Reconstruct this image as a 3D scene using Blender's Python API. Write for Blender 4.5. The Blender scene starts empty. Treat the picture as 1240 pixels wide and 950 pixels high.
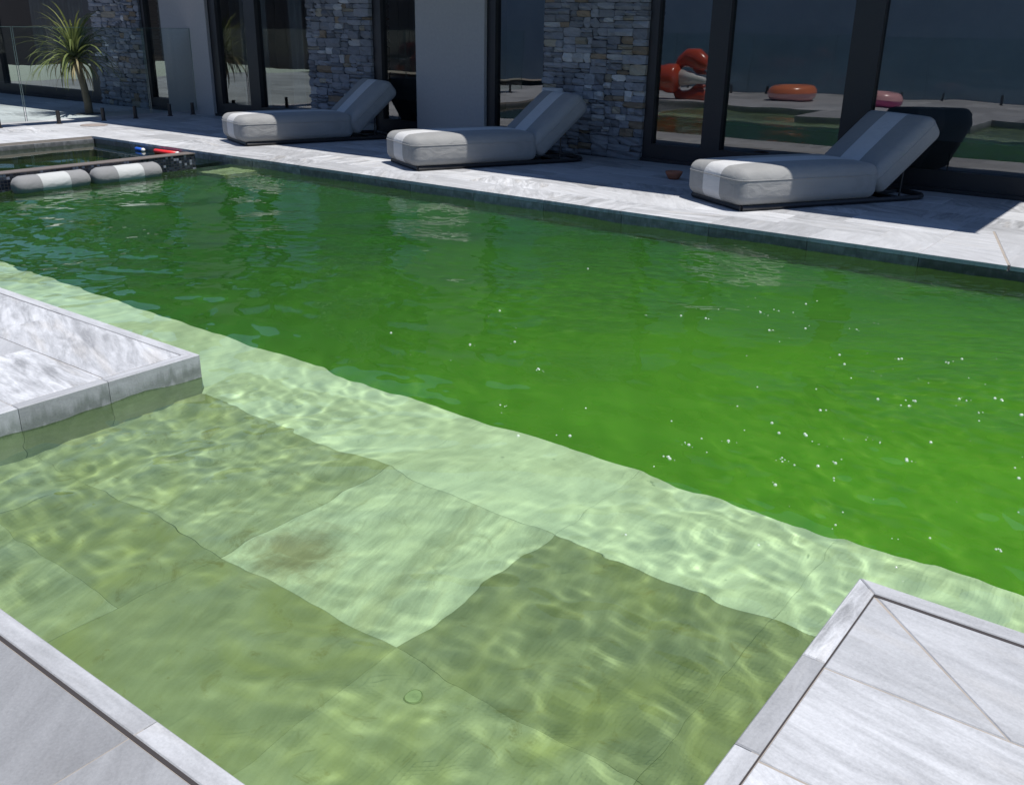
import bpy, bmesh, math, random
import numpy as np
from mathutils import Vector, Matrix

R = math.radians
random.seed(7)
rng = np.random.default_rng(11)
sc = bpy.context.scene
COL = sc.collection

# ------------------------------------------------------------------ camera
CAMH = 1.30
PITCH, ROLL, YAW = 0.370661, 0.0164399, 0.639379
fw = Vector((-math.sin(YAW) * math.cos(PITCH), math.cos(YAW) * math.cos(PITCH), -math.sin(PITCH)))
r0 = Vector((math.cos(YAW), math.sin(YAW), 0))
u0 = r0.cross(fw)
rt = math.cos(ROLL) * r0 + math.sin(ROLL) * u0
up = -math.sin(ROLL) * r0 + math.cos(ROLL) * u0
cam = bpy.data.cameras.new('camera')
cam.sensor_fit = 'HORIZONTAL'
cam.sensor_width = 36.0
cam.lens = 1139.92 / 1240 * 36.0
cam.clip_start = 0.05
cam.clip_end = 500
cam_o = bpy.data.objects.new('camera', cam)
COL.objects.link(cam_o)
cam_o.matrix_world = Matrix(((rt.x, up.x, -fw.x, 0), (rt.y, up.y, -fw.y, 0), (rt.z, up.z, -fw.z, CAMH), (0, 0, 0, 1)))
sc.camera = cam_o

# ------------------------------------------------------------------ sky and sun
SUN_EL, SUN_AZ = R(72.5), R(6)          # azimuth measured from +X towards +Y
world = bpy.data.worlds.new('World')
sc.world = world
world.use_nodes = True
wn = world.node_tree
sky = wn.nodes.new('ShaderNodeTexSky')
sky.sky_type = 'NISHITA'
sky.sun_disc = False
sky.sun_elevation = SUN_EL
sky.sun_rotation = math.pi / 2 - SUN_AZ
sky.air_density = 0.65
sky.dust_density = 0.05
sky.ozone_density = 3.0
sky.altitude = 600
wn.links.new(sky.outputs[0], wn.nodes['Background'].inputs[0])
wn.nodes['Background'].inputs[1].default_value = 0.15
sun = bpy.data.lights.new('sun', 'SUN')
sun.energy = 5.0
sun.angle = R(0.53)
sun.color = (1.0, 0.965, 0.91)
sun.cycles.is_caustics_light = True
sun_o = bpy.data.objects.new('sun', sun)
COL.objects.link(sun_o)
sd = Vector((math.cos(SUN_EL) * math.cos(SUN_AZ), math.cos(SUN_EL) * math.sin(SUN_AZ), math.sin(SUN_EL)))
sun_o.rotation_euler = sd.to_track_quat('Z', 'Y').to_euler()
sun_o.location = sd * 20
vs = sc.view_settings
vs.view_transform = 'Standard'
vs.look = 'None'
vs.exposure = 0.22
vs.gamma = 1.0
sc.cycles.caustics_reflective = False
sc.cycles.caustics_refractive = True
sc.cycles.blur_glossy = 1.0
sc.cycles.sample_clamp_indirect = 6.0
sc.cycles.max_bounces = 10
sc.cycles.transparent_max_bounces = 16
sc.cycles.use_denoising = True

# ------------------------------------------------------------------ layout (metres; X along the house, Y towards it)
ZW = -0.09            # water level
ZS = -0.34            # tiled shelf
YF = 6.27             # house-side pool edge
YP = 2.205            # front of both platforms
YN = 0.795            # near deck edge
YL = 2.75             # edge of the shelf
XLP = -3.273          # right end of left platform
XRP = -0.52           # left end of right platform
XSP = -8.40           # spa wall
YH = 9.00             # glass of the house
T = 0.73

# ------------------------------------------------------------------ helpers
def tag(o, label=None, cat=None, group=None, kind=None):
    if label: o['label'] = label
    if cat: o['category'] = cat
    if group: o['group'] = group
    if kind: o['kind'] = kind
    return o

def empty(name, loc=(0, 0, 0), rz=0.0, parent=None):
    o = bpy.data.objects.new(name, None)
    COL.objects.link(o)
    o.location = loc
    o.rotation_euler = (0, 0, rz)
    o.empty_display_size = 0.1
    if parent: o.parent = parent
    return o

def link(name, me, mat=None, parent=None, loc=(0, 0, 0), rot=(0, 0, 0), recv=False):
    o = bpy.data.objects.new(name, me)
    COL.objects.link(o)
    if mat and not me.materials: me.materials.append(mat)
    o.location = loc
    o.rotation_euler = rot
    if parent: o.parent = parent
    if recv: o.cycles.is_caustics_receiver = True
    return o

def mesh(name, v, f, smooth=False):
    me = bpy.data.meshes.new(name)
    me.from_pydata([tuple(map(float, p)) for p in v], [], f)
    if smooth: me.shade_smooth()
    return me

class MB:
    """collects shapes into one mesh"""
    def __init__(s): s.v = []; s.f = []
    def add(s, v, f):
        n = len(s.v)
        s.v += [tuple(p) for p in v]
        s.f += [tuple(i + n for i in q) for q in f]
        return s
    def box(s, x0, x1, y0, y1, z0, z1):
        return s.add([(x0, y0, z0), (x1, y0, z0), (x1, y1, z0), (x0, y1, z0), (x0, y0, z1), (x1, y0, z1), (x1, y1, z1), (x0, y1, z1)],
                     [(0, 3, 2, 1), (4, 5, 6, 7), (0, 1, 5, 4), (1, 2, 6, 5), (2, 3, 7, 6), (3, 0, 4, 7)])
    def tube(s, pts, rad, n=8, cap=True):
        pts = [Vector(p) for p in pts]
        rads = rad if isinstance(rad, (list, tuple)) else [rad] * len(pts)
        rings = []
        V = []
        for i, p in enumerate(pts):
            a = pts[max(i - 1, 0)]; b = pts[min(i + 1, len(pts) - 1)]
            d = (b - a).normalized()
            h = Vector((0, 0, 1)) if abs(d.z) < 0.9 else Vector((1, 0, 0))
            x = d.cross(h).normalized(); y = x.cross(d)
            rings.append([len(V) + k for k in range(n)])
            V += [p + rads[i] * (math.cos(2 * math.pi * k / n) * x + math.sin(2 * math.pi * k / n) * y) for k in range(n)]
        F = [(rings[i][k], rings[i][(k + 1) % n], rings[i + 1][(k + 1) % n], rings[i + 1][k]) for i in range(len(pts) - 1) for k in range(n)]
        if cap: F += [tuple(rings[0][::-1]), tuple(rings[-1])]
        return s.add(V, F)
    def build(s, name, mat, parent=None, smooth=False, **k):
        return link(name, mesh(name, s.v, s.f, smooth), mat, parent, **k)

def prism(poly, z0, z1, bev=0.004):
    """convex polygon slab (counter-clockwise) with a small top bevel"""
    n = len(poly)
    P = [Vector((p[0], p[1])) for p in poly]
    ins = []
    for i in range(n):
        a, b, c = P[i - 1], P[i], P[(i + 1) % n]
        n1 = Vector((-(b - a).y, (b - a).x)).normalized(); n2 = Vector((-(c - b).y, (c - b).x)).normalized()
        m = (n1 + n2); k = bev / max(0.25, 1 + n1.dot(n2))
        ins.append(b + m * k)
    v = [(p.x, p.y, z0) for p in P] + [(p.x, p.y, z1 - bev) for p in P] + [(p.x, p.y, z1) for p in ins]
    f = [tuple(range(n - 1, -1, -1)), tuple(range(2 * n, 3 * n))]
    for i in range(n):
        j = (i + 1) % n
        f += [(i, j, n + j, n + i), (n + i, n + j, 2 * n + j, 2 * n + i)]
    return v, f

def superbox(hx, hy, hz, r, nr=4, cutx=(), cuty=(), puff=0.0, nx=8, ny=6, nz=4):
    """rounded, slightly puffed cushion; returns vertices and faces, faces sorted by region of cuty"""
    def axis(h, n, cuts):
        a = [-h + r * (1 - math.cos(math.pi / 2 * i / nr)) for i in range(nr + 1)]
        mid = list(np.linspace(-h + r, h - r, n + 1)[1:-1])
        b = [-q for q in a[::-1]]
        L = a + mid + b
        for c in cuts:
            k = min(range(len(L)), key=lambda i: abs(L[i] - c))
            L[k] = c
        return sorted(L)
    xs, ys, zs = axis(hx, nx, cutx), axis(hy, ny, cuty), axis(hz, nz, ())
    vid = {}; V = []; F = []
    def vert(x, y, z):
        k = (round(x, 6), round(y, 6), round(z, 6))
        if k not in vid:
            q = Vector((max(-hx + r, min(hx - r, x)), max(-hy + r, min(hy - r, y)), max(-hz + r, min(hz - r, z))))
            d = Vector((x, y, z)) - q
            p = q + d.normalized() * r if d.length > 1e-9 else Vector((x, y, z))
            p.y = y if abs(y) < hy - r else p.y
            fx, fy = 1 - (p.x / hx) ** 4, 1 - (p.y / hy) ** 4
            p.z += puff * fx * fy * (1 if z > 0 else 0.15) * (p.z / hz)
            fz = 1 - (p.z / (hz + puff)) ** 2
            p.y += puff * 0.5 * fz * fx * (p.y / hy) ** 3
            p.x += puff * 0.5 * fz * fy * (p.x / hx) ** 3
            vid[k] = len(V); V.append(p)
        return vid[k]
    def face(a, b, c, d, y): F.append(((a, b, c, d), y))
    for i in range(len(xs) - 1):
        for j in range(len(ys) - 1):
            ym = (ys[j] + ys[j + 1]) / 2
            for z, o in ((zs[0], 1), (zs[-1], 0)):
                q = [vert(xs[i], ys[j], z), vert(xs[i + 1], ys[j], z), vert(xs[i + 1], ys[j + 1], z), vert(xs[i], ys[j + 1], z)]
                F.append((tuple(q[::-1]) if o else tuple(q), ym))
    for k in range(len(zs) - 1):
        for j in range(len(ys) - 1):
            ym = (ys[j] + ys[j + 1]) / 2
            for x, o in ((xs[0], 1), (xs[-1], 0)):
                q = [vert(x, ys[j], zs[k]), vert(x, ys[j + 1], zs[k]), vert(x, ys[j + 1], zs[k + 1]), vert(x, ys[j], zs[k + 1])]
                F.append((tuple(q[::-1]) if o else tuple(q), ym))
        for i in range(len(xs) - 1):
            for y, o in ((ys[0], 0), (ys[-1], 1)):
                q = [vert(xs[i], y, zs[k]), vert(xs[i + 1], y, zs[k]), vert(xs[i + 1], y, zs[k + 1]), vert(xs[i], y, zs[k + 1])]
                F.append((tuple(q[::-1]) if o else tuple(q), y))
    ring_z = round(hz - r, 6)
    rk = [i for k, i in vid.items() if abs(k[2] - ring_z) < 1e-5 and (abs(abs(k[0]) - hx) < 1e-5 or abs(abs(k[1]) - hy) < 1e-5)]
    rk.sort(key=lambda i: math.atan2(V[i].y, V[i].x))
    superbox.ring = rk
    return V, F

def submesh(name, V, faces):
    used = sorted({i for f in faces for i in f})
    m = {i: k for k, i in enumerate(used)}
    return mesh(name, [V[i] for i in used], [tuple(m[i] for i in f) for f in faces], True)

# ------------------------------------------------------------------ materials
class NT:
    def __init__(s, name):
        s.m = bpy.data.materials.new(name); s.m.use_nodes = True
        s.t = s.m.node_tree; s.t.nodes.clear()
        s.out = s.t.nodes.new('ShaderNodeOutputMaterial')
    def n(s, kind, inputs=None, **props):
        x = s.t.nodes.new('ShaderNode' + kind)
        for k, v in props.items(): setattr(x, k, v)
        for k, v in (inputs or {}).items():
            i = x.inputs[k]
            if isinstance(v, bpy.types.NodeSocket): s.t.links.new(v, i)
            else: i.default_value = v
        return x
    def math(s, op, a, b=0.0, clamp=False):
        return s.n('Math', {0: a, 1: b}, operation=op, use_clamp=clamp).outputs[0]
    def vmath(s, op, a, b=(0, 0, 0)):
        return s.n('VectorMath', {0: a, 1: b}, operation=op).outputs[0]
    def mix(s, f, a, b, blend='MIX'):
        x = s.n('Mix', data_type='RGBA', blend_type=blend)
        for i, v in ((0, f), (6, a), (7, b)):
            if isinstance(v, bpy.types.NodeSocket): s.t.links.new(v, x.inputs[i])
            else: x.inputs[i].default_value = v if not isinstance(v, tuple) or len(v) == 4 else (*v, 1)
        return x.outputs[2]
    def ramp(s, fac, stops):
        x = s.n('ValToRGB', {0: fac})
        e = x.color_ramp.elements
        while len(e) < len(stops): e.new(0.5)
        for q, (p, c) in zip(e, stops):
            q.position = p; q.color = c if len(c) == 4 else (*c, 1)
        return x.outputs[0]
    def noise(s, vec, scale, detail=4, rough=0.55, dist=0.0):
        return s.n('TexNoise', {'Vector': vec, 'Scale': scale, 'Detail': detail, 'Roughness': rough, 'Distortion': dist}).outputs[0]
    def bump(s, h, dist=0.01, strength=1.0):
        return s.n('Bump', {'Height': h, 'Distance': dist, 'Strength': strength}).outputs[0]
    def principled(s, **k):
        names = {'base': 'Base Color', 'rough': 'Roughness', 'normal': 'Normal', 'metal': 'Metallic', 'spec': 'Specular IOR Level', 'sheen': 'Sheen Weight', 'coat': 'Coat Weight'}
        i = {names.get(a, a): ((*b, 1) if isinstance(b, tuple) and len(b) == 3 and a == 'base' else b) for a, b in k.items()}
        return s.n('BsdfPrincipled', i).outputs[0]
    def surf(s, x):
        s.t.links.new(x, s.out.inputs['Surface']); return s.m

def marble(name, under=False):
    """grey veined stone; object colour = (tone, vein strength, vein angle)"""
    t = NT(name)
    oi = t.n('ObjectInfo')
    co = t.n('TexCoord').outputs['Object']
    sep = t.n('SeparateColor', {0: oi.outputs['Color']})
    tone, vein, ang = sep.outputs[0], sep.outputs[1], sep.outputs[2]
    film = oi.outputs['Alpha']
    off = t.n('CombineXYZ', {0: t.math('MULTIPLY', oi.outputs['Random'], 37.0), 1: t.math('MULTIPLY', oi.outputs['Random'], 91.0), 2: t.math('MULTIPLY', oi.outputs['Random'], 13.0)}).outputs[0]
    rot = t.n('VectorRotate', {'Vector': co, 'Angle': t.math('MULTIPLY', ang, math.pi)}, rotation_type='Z_AXIS').outputs[0]
    p = t.vmath('ADD', rot, off)
    stre = t.vmath('MULTIPLY', p, (1.9, 11.0, 4.0))
    big = t.noise(stre, 1.3, 6, 0.6, 0.9)
    fine = t.noise(t.vmath('MULTIPLY', p, (6, 30, 12)), 1.4, 5, 0.65, 0.6)
    speck = t.noise(p, 140, 3, 0.7)
    cloud = t.noise(p, 3.4, 6, 0.65, 0.4)
    v = t.ramp(big, [(0.36, (0, 0, 0)), (0.62, (1, 1, 1))])
    v2 = t.ramp(fine, [(0.40, (0, 0, 0)), (0.66, (1, 1, 1))])
    mixv = t.math('ADD', t.math('MULTIPLY', v, 0.65), t.math('MULTIPLY', v2, 0.35))
    d = t.math('MULTIPLY', t.math('SUBTRACT', mixv, 0.5), t.math('MULTIPLY', vein, 0.6 if under else 0.95))
    d = t.math('ADD', d, t.math('MULTIPLY', t.math('SUBTRACT', cloud, 0.5), 0.2 if under else 0.30))
    d = t.math('ADD', d, t.math('MULTIPLY', t.math('SUBTRACT', speck, 0.5), 0.25 if under else 0.45))
    val = t.math('MULTIPLY', t.math('MULTIPLY', tone, 1.0 if under else 0.74), t.math('ADD', d, 1.0))
    rgb = t.n('CombineColor', {0: t.math('MULTIPLY', val, 0.985), 1: val, 2: t.math('MULTIPLY', val, 1.035)}).outputs[0]
    # warm bands in the strongly veined slabs, and a little grime
    warm = t.math('MULTIPLY', t.ramp(t.noise(stre, 0.9, 3, 0.5), [(0.56, (0, 0, 0)), (0.66, (1, 1, 1))]), t.math('MULTIPLY', vein, 0.35))
    rgb = t.mix(warm, rgb, t.mix(1.0, rgb, (1.0, 0.9, 0.76, 1), 'MULTIPLY'))
    geo = t.n('NewGeometry').outputs['Position']
    gz = t.n('SeparateXYZ', {0: geo}).outputs[2]
    if under:
        alg = t.noise(geo, 2.1, 5, 0.62, 1.2)
        al = t.ramp(alg, [(0.45, (0, 0, 0)), (0.68, (1, 1, 1))])
        rgb = t.mix(t.math('MULTIPLY', t.math('ADD', 0.5, t.math('MULTIPLY', al, 0.5)), t.math('MULTIPLY', film, 0.55), True), rgb, (0.33, 0.315, 0.075, 1))
        alg2 = t.noise(geo, 5.5, 5, 0.7, 2.0)
        al2 = t.ramp(alg2, [(0.58, (0, 0, 0)), (0.70, (1, 1, 1))])
        rgb = t.mix(t.math('MULTIPLY', al2, t.math('MULTIPLY', film, 0.55)), rgb, (0.20, 0.16, 0.05, 1))
        sd_ = t.n('VectorMath', {0: geo, 1: (-2.03, 1.63, ZS)}, operation='DISTANCE').outputs['Value']
        sm = t.math('MULTIPLY', t.ramp(t.math('ADD', sd_, t.math('MULTIPLY', t.noise(geo, 9, 5, 0.7, 1.5), 0.3)), [(0.20, (1, 1, 1)), (0.34, (0, 0, 0))]), 0.6)
        rgb = t.mix(sm, rgb, (0.24, 0.15, 0.07, 1))
        rough = 0.8
    else:
        # stone is soaked and darker from the water line to a little above it
        wn_ = t.noise(t.vmath('MULTIPLY', geo, (14, 14, 1.2)), 1.6, 5, 0.65)
        wl = t.math('ADD', gz, t.math('MULTIPLY', t.math('SUBTRACT', wn_, 0.5), 0.16))
        wet = t.ramp(t.math('ADD', t.math('MULTIPLY', wl, 5.0), 1.0), [(0.44, (0.15, 0.15, 0.15)), (0.56, (1, 1, 1)), (0.68, (1, 1, 1)), (0.88, (0, 0, 0))])
        rgb = t.mix(t.math('MULTIPLY', wet, 0.72), rgb, t.mix(1.0, rgb, (0.42, 0.46, 0.42, 1), 'MULTIPLY'))
        st = t.noise(geo, 1.1, 5, 0.6)
        rgb = t.mix(t.ramp(st, [(0.52, (0, 0, 0)), (0.72, (0.55, 0.55, 0.55))]), rgb, t.mix(1.0, rgb, (0.66, 0.65, 0.64, 1), 'MULTIPLY'))
        rough = t.math('SUBTRACT', 0.62, t.math('MULTIPLY', wet, 0.3))
    bp = t.bump(t.math('ADD', t.math('MULTIPLY', speck, 0.4), fine), 0.0015, 0.1 if under else 0.7)
    return t.surf(t.principled(base=rgb, rough=rough, normal=bp, spec=0.35))

def simple(name, col, rough=0.5, metal=0.0, nscale=None, namp=0.25, bumpd=0.0, **k):
    t = NT(name)
    co = t.n('TexCoord').outputs['Object']
    base = (*col, 1)
    kw = {}
    if nscale:
        nz = t.noise(co, nscale, 5, 0.6)
        f = t.math('ADD', 1 - namp, t.math('MULTIPLY', nz, 2 * namp))
        base = t.mix(1.0, (*col, 1), t.n('CombineColor', {0: f, 1: f, 2: f}).outputs[0], 'MULTIPLY')
        if bumpd: kw['normal'] = t.bump(nz, bumpd)
    return t.surf(t.principled(base=base, rough=rough, metal=metal, **kw, **k))

def fabric(name, col):
    t = NT(name)
    co = t.n('TexCoord').outputs['Object']
    a = t.n('TexWave', {'Vector': co, 'Scale': 90.0, 'Distortion': 0.6}, bands_direction='X').outputs[1]
    b = t.n('TexWave', {'Vector': co, 'Scale': 90.0, 'Distortion': 0.6}, bands_direction='Y').outputs[1]
    w = t.math('MULTIPLY', a, b)
    nz = t.noise(co, 5, 4, 0.6)
    f = t.math('ADD', 0.86, t.math('ADD', t.math('MULTIPLY', nz, 0.2), t.math('MULTIPLY', w, 0.12)))
    base = t.mix(1.0, (*col, 1), t.n('CombineColor', {0: f, 1: f, 2: f}).outputs[0], 'MULTIPLY')
    h = t.math('ADD', t.math('MULTIPLY', t.noise(t.vmath('MULTIPLY', co, (1.0, 1.0, 2.2)), 8, 4, 0.55, 0.8), 1.0), t.math('MULTIPLY', w, 0.03))
    return t.surf(t.principled(base=base, rough=0.9, normal=t.bump(h, 0.007), spec=0.2, sheen=0.15))

def glass(name, tint, refl, ior=1.5):
    t = NT(name)
    fr = t.n('Fresnel', {'IOR': ior}).outputs[0]
    f = t.math('MULTIPLY', fr, refl, True)
    tr = t.n('BsdfTransparent', {0: (*tint, 1)}).outputs[0]
    co = t.n('NewGeometry').outputs['Position']
    nb = t.bump(t.noise(co, 0.9, 2, 0.5), 0.006, 0.5)
    gl = t.n('BsdfGlossy', {'Color': (1, 1, 1, 1), 'Roughness': 0.0, 'Normal': nb}).outputs[0]
    return t.surf(t.n('MixShader', {0: f, 1: tr, 2: gl}).outputs[0])

def water_mat(name, tint, milk_col=(0.24, 0.52, 0.11), milk_amt=0.045):
    t = NT(name)
    fr = t.n('Fresnel', {'IOR': 1.333}).outputs[0]
    rf = t.n('BsdfRefraction', {'Color': (*tint, 1), 'Roughness': 0.0, 'IOR': 1.333}).outputs[0]
    gl = t.n('BsdfGlossy', {'Color': (1, 1, 1, 1), 'Roughness': 0.02}).outputs[0]
    # suspended matter just under the surface scatters a little light back
    milk = t.n('BsdfDiffuse', {'Color': (*milk_col, 1), 'Normal': t.n('CombineXYZ', {2: 1.0}).outputs[0]}).outputs[0]
    body = t.n('MixShader', {0: milk_amt, 1: rf, 2: milk}).outputs[0]
    return t.surf(t.n('MixShader', {0: fr, 1: body, 2: gl}).outputs[0])

M_TILE = marble('veined grey paving stone')
M_UNDER = marble('veined stone with algae film', under=True)
M_GROUT = simple('sandy grout', (0.30, 0.265, 0.23), 0.95, nscale=20)
M_GAP = simple('dark drain slot', (0.035, 0.03, 0.03), 0.9)
M_UGROUT = simple('green grout', (0.24, 0.26, 0.15), 0.95, nscale=14)
M_RENDER = simple('grey wall render', (0.36, 0.345, 0.33), 0.9, nscale=30, namp=0.12, bumpd=0.002)
M_FRAME = simple('black powder coat', (0.012, 0.012, 0.014), 0.45, nscale=60, namp=0.2)
M_ROOF = simple('grey soffit board', (0.16, 0.16, 0.165), 0.8, nscale=2, namp=0.05)
M_DARKWALL = simple('dim room wall', (0.42, 0.46, 0.50), 0.9, nscale=2)
M_DARKFLOOR = simple('dark room floor', (0.16, 0.15, 0.14), 0.5, nscale=4)
M_CURTAIN = simple('sheer curtain cloth', (0.50, 0.53, 0.53), 0.95, nscale=3)
M_PANE = glass('window glass', (0.50, 0.56, 0.58), 2.6, 1.6)
M_FENCE = glass('fence glass', (0.84, 0.93, 0.90), 1.0, 1.5)
M_FENCE_EDGE = simple('glass edge', (0.10, 0.16, 0.15), 0.2)
M_STEEL = simple('dark bronze steel', (0.045, 0.04, 0.038), 0.4, 0.6, nscale=30)
M_GREY = fabric('grey canvas', (0.255, 0.255, 0.25))
M_WHITE = fabric('white canvas', (0.50, 0.50, 0.50))
M_WATER = water_mat('clear rippled water', (0.81, 0.945, 0.71))
M_SPA = water_mat('still dark water', (0.55, 0.72, 0.45), milk_amt=0.008)
M_TERRA = simple('terracotta', (0.35, 0.13, 0.07), 0.8, nscale=25)
M_RED = simple('red plastic', (0.75, 0.03, 0.03), 0.4)
M_BLUE = simple('blue plastic', (0.02, 0.10, 0.50), 0.4)
M_WHITEPL = simple('white plastic', (0.75, 0.75, 0.72), 0.4)
M_LID = simple('brown grey lid', (0.26, 0.22, 0.20), 0.7, nscale=15)
M_LOBSTER = simple('orange red vinyl', (0.55, 0.075, 0.03), 0.25, coat=0.6)
M_ORANGE = simple('orange vinyl', (0.75, 0.22, 0.09), 0.25, coat=0.5)
M_PINK = simple('pink vinyl', (0.80, 0.42, 0.42), 0.25, coat=0.5)
M_MAGENTA = simple('deep pink vinyl', (0.62, 0.07, 0.25), 0.25, coat=0.5)
M_CAP = simple('dull brown cap', (0.13, 0.11, 0.10), 0.7, nscale=15)
M_SPAIN = simple('dark spa lining', (0.03, 0.06, 0.02), 0.7)

def stone_mat():
    t = NT('split ledge stone')
    oi = t.n('ObjectInfo')
    co = t.vmath('ADD', t.n('NewGeometry').outputs['Position'], t.vmath('MULTIPLY', oi.outputs['Random'], (31, 17, 7)))
    n1 = t.noise(t.vmath('MULTIPLY', co, (1, 1, 2.4)), 9, 6, 0.65, 0.5)
    n2 = t.noise(co, 45, 4, 0.7)
    f = t.math('ADD', 0.55, t.math('ADD', t.math('MULTIPLY', n1, 0.6), t.math('MULTIPLY', n2, 0.3)))
    c = t.mix(1.0, oi.outputs['Color'], t.n('CombineColor', {0: f, 1: f, 2: f}).outputs[0], 'MULTIPLY')
    h = t.math('ADD', n1, t.math('MULTIPLY', n2, 0.35))
    return t.surf(t.principled(base=c, rough=0.88, normal=t.bump(h, 0.018), spec=0.3))
M_STONE = stone_mat()
M_BACKWALL = simple('blue grey backdrop wall', (0.25, 0.35, 0.46), 0.9, nscale=0.6, namp=0.2)
M_REFLSCREEN = simple('dark reflection screen timber', (0.03, 0.032, 0.034), 0.7, nscale=3)
M_CORE = simple('dark mortar', (0.04, 0.04, 0.045), 0.95)

def mosaic_mat():
    t = NT('blue black glass mosaic')
    co = t.n('NewGeometry').outputs['Position']
    sep = t.n('SeparateXYZ', {0: co})
    uv = t.n('CombineXYZ', {0: t.math('ADD', sep.outputs[0], sep.outputs[1]), 1: sep.outputs[2], 2: 0.0}).outputs[0]
    br = t.n('TexBrick', {'Vector': uv, 'Color1': (0.006, 0.009, 0.018, 1), 'Color2': (0.06, 0.075, 0.11, 1), 'Mortar': (0.035, 0.037, 0.04, 1), 'Scale': 1.0,
                          'Mortar Size': 0.0022, 'Brick Width': 0.03, 'Row Height': 0.027, 'Bias': -0.45}, offset=0.0)
    rr = t.n('TexWhiteNoise', {'Vector': t.vmath('FLOOR', t.vmath('MULTIPLY', uv, (33.3, 37.0, 1)))}).outputs[0]
    pale = t.math('MULTIPLY', t.math('GREATER_THAN', rr, 0.88), t.math('SUBTRACT', 1.0, br.outputs[1]))
    col = t.mix(pale, br.outputs[0], (0.17, 0.19, 0.23, 1))
    return t.surf(t.principled(base=col, rough=t.math('ADD', 0.08, t.math('MULTIPLY', rr, 0.35)), normal=t.bump(t.math('SUBTRACT', 1.0, br.outputs[1]), 0.002)))
M_MOSAIC = mosaic_mat()

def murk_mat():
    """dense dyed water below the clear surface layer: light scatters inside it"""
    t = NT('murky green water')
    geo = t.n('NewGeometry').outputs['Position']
    # brighter glow at the right painted into the colour, with a wavering edge
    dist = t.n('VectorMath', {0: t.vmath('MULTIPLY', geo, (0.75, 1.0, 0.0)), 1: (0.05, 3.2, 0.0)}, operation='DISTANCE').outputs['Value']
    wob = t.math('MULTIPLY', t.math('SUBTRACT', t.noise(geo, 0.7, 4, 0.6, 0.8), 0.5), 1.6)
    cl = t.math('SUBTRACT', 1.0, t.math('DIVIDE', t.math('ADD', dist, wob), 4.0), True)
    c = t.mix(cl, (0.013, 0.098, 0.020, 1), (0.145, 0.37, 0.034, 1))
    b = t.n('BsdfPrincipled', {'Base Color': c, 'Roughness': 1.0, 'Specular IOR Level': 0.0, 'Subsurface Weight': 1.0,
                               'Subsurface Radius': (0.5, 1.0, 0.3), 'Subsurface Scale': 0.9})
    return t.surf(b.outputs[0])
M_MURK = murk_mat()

def leaf_mat(name, a, b):
    t = NT(name)
    r = t.n('ObjectInfo').outputs['Random']
    co = t.n('NewGeometry').outputs['Position']
    nz = t.noise(co, 14, 3, 0.6)
    c = t.mix(nz, (*a, 1), (*b, 1))
    d = t.principled(base=c, rough=0.5, spec=0.3)
    tr = t.n('BsdfTranslucent', {0: c}).outputs[0]
    return t.surf(t.n('MixShader', {0: 0.3, 1: d, 2: tr}).outputs[0])
M_LEAF = leaf_mat('strappy leaf', (0.09, 0.13, 0.03), (0.26, 0.27, 0.10))
M_DEAD = leaf_mat('dry leaf', (0.30, 0.22, 0.11), (0.42, 0.34, 0.2))
M_HEDGE = leaf_mat('hedge leaf', (0.02, 0.04, 0.012), (0.05, 0.08, 0.02))
M_BARK = simple('palm bark', (0.16, 0.13, 0.09), 0.9, nscale=30, bumpd=0.01)

# ------------------------------------------------------------------ setting: ground, deck slabs, paving stones
ground = tag(MB().box(-60, 60, -60, 60, -2.6, -2.4).build('ground', M_GROUT), kind='structure')

GAP = 0.0024
tile_cache = {}
def tile(parent, x0, x1, y0, y1, z=0.0, th=0.03, tone=None, vein=None, ang=None, mat=M_TILE, name='tile', recv=True, gap=GAP, film=1.0):
    w, h = round(x1 - x0 - gap, 4), round(y1 - y0 - gap, 4)
    if w < 0.02 or h < 0.02: return None
    k = (w, h, th, mat.name)
    if k not in tile_cache:
        v, f = prism([(-w / 2, -h / 2), (w / 2, -h / 2), (w / 2, h / 2), (-w / 2, h / 2)], -th, 0.0, 0.0006 if mat is M_UNDER else 0.0018)
        me = mesh('paving_stone', v, f); me.materials.append(mat)
        tile_cache[k] = me
    o = link(name, tile_cache[k], None, parent, ((x0 + x1) / 2, (y0 + y1) / 2, z + random.uniform(-0.0008, 0.0008)), recv=recv)
    colour(o, tone, vein, ang, film)
    return o

def colour(o, tone=None, vein=None, ang=None, film=1.0):
    if tone is None: tone = random.choice([0.45, 0.5, 0.53, 0.55, 0.58, 0.62])
    if vein is None: vein = random.choice([0.25, 0.4, 0.5, 0.8])
    if ang is None: ang = random.choice([0.0, 0.04, 0.5, 0.93, 0.1, 0.3])
    o.color = (tone, vein, ang, film)

def poly_tile(parent, poly, z=0.0, th=0.03, tone=None, vein=None, ang=None, mat=M_TILE, name='tile'):
    cx = sum(p[0] for p in poly) / len(poly); cy = sum(p[1] for p in poly) / len(poly)
    v, f = prism([(p[0] - cx, p[1] - cy) for p in poly], -th, 0.0, 0.0025)
    o = link(name, mesh('paving_stone', v, f), mat, parent, (cx, cy, z), recv=True)
    colour(o, tone, vein, ang)
    return o

def slab(name, x0, x1, y0, y1, z1=-0.0025, z0=-2.3, mat=M_GROUT):
    o = MB().box(x0, x1, y0, y1, z0, z1).build(name, mat, recv=True)
    return tag(o, kind='structure')

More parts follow.
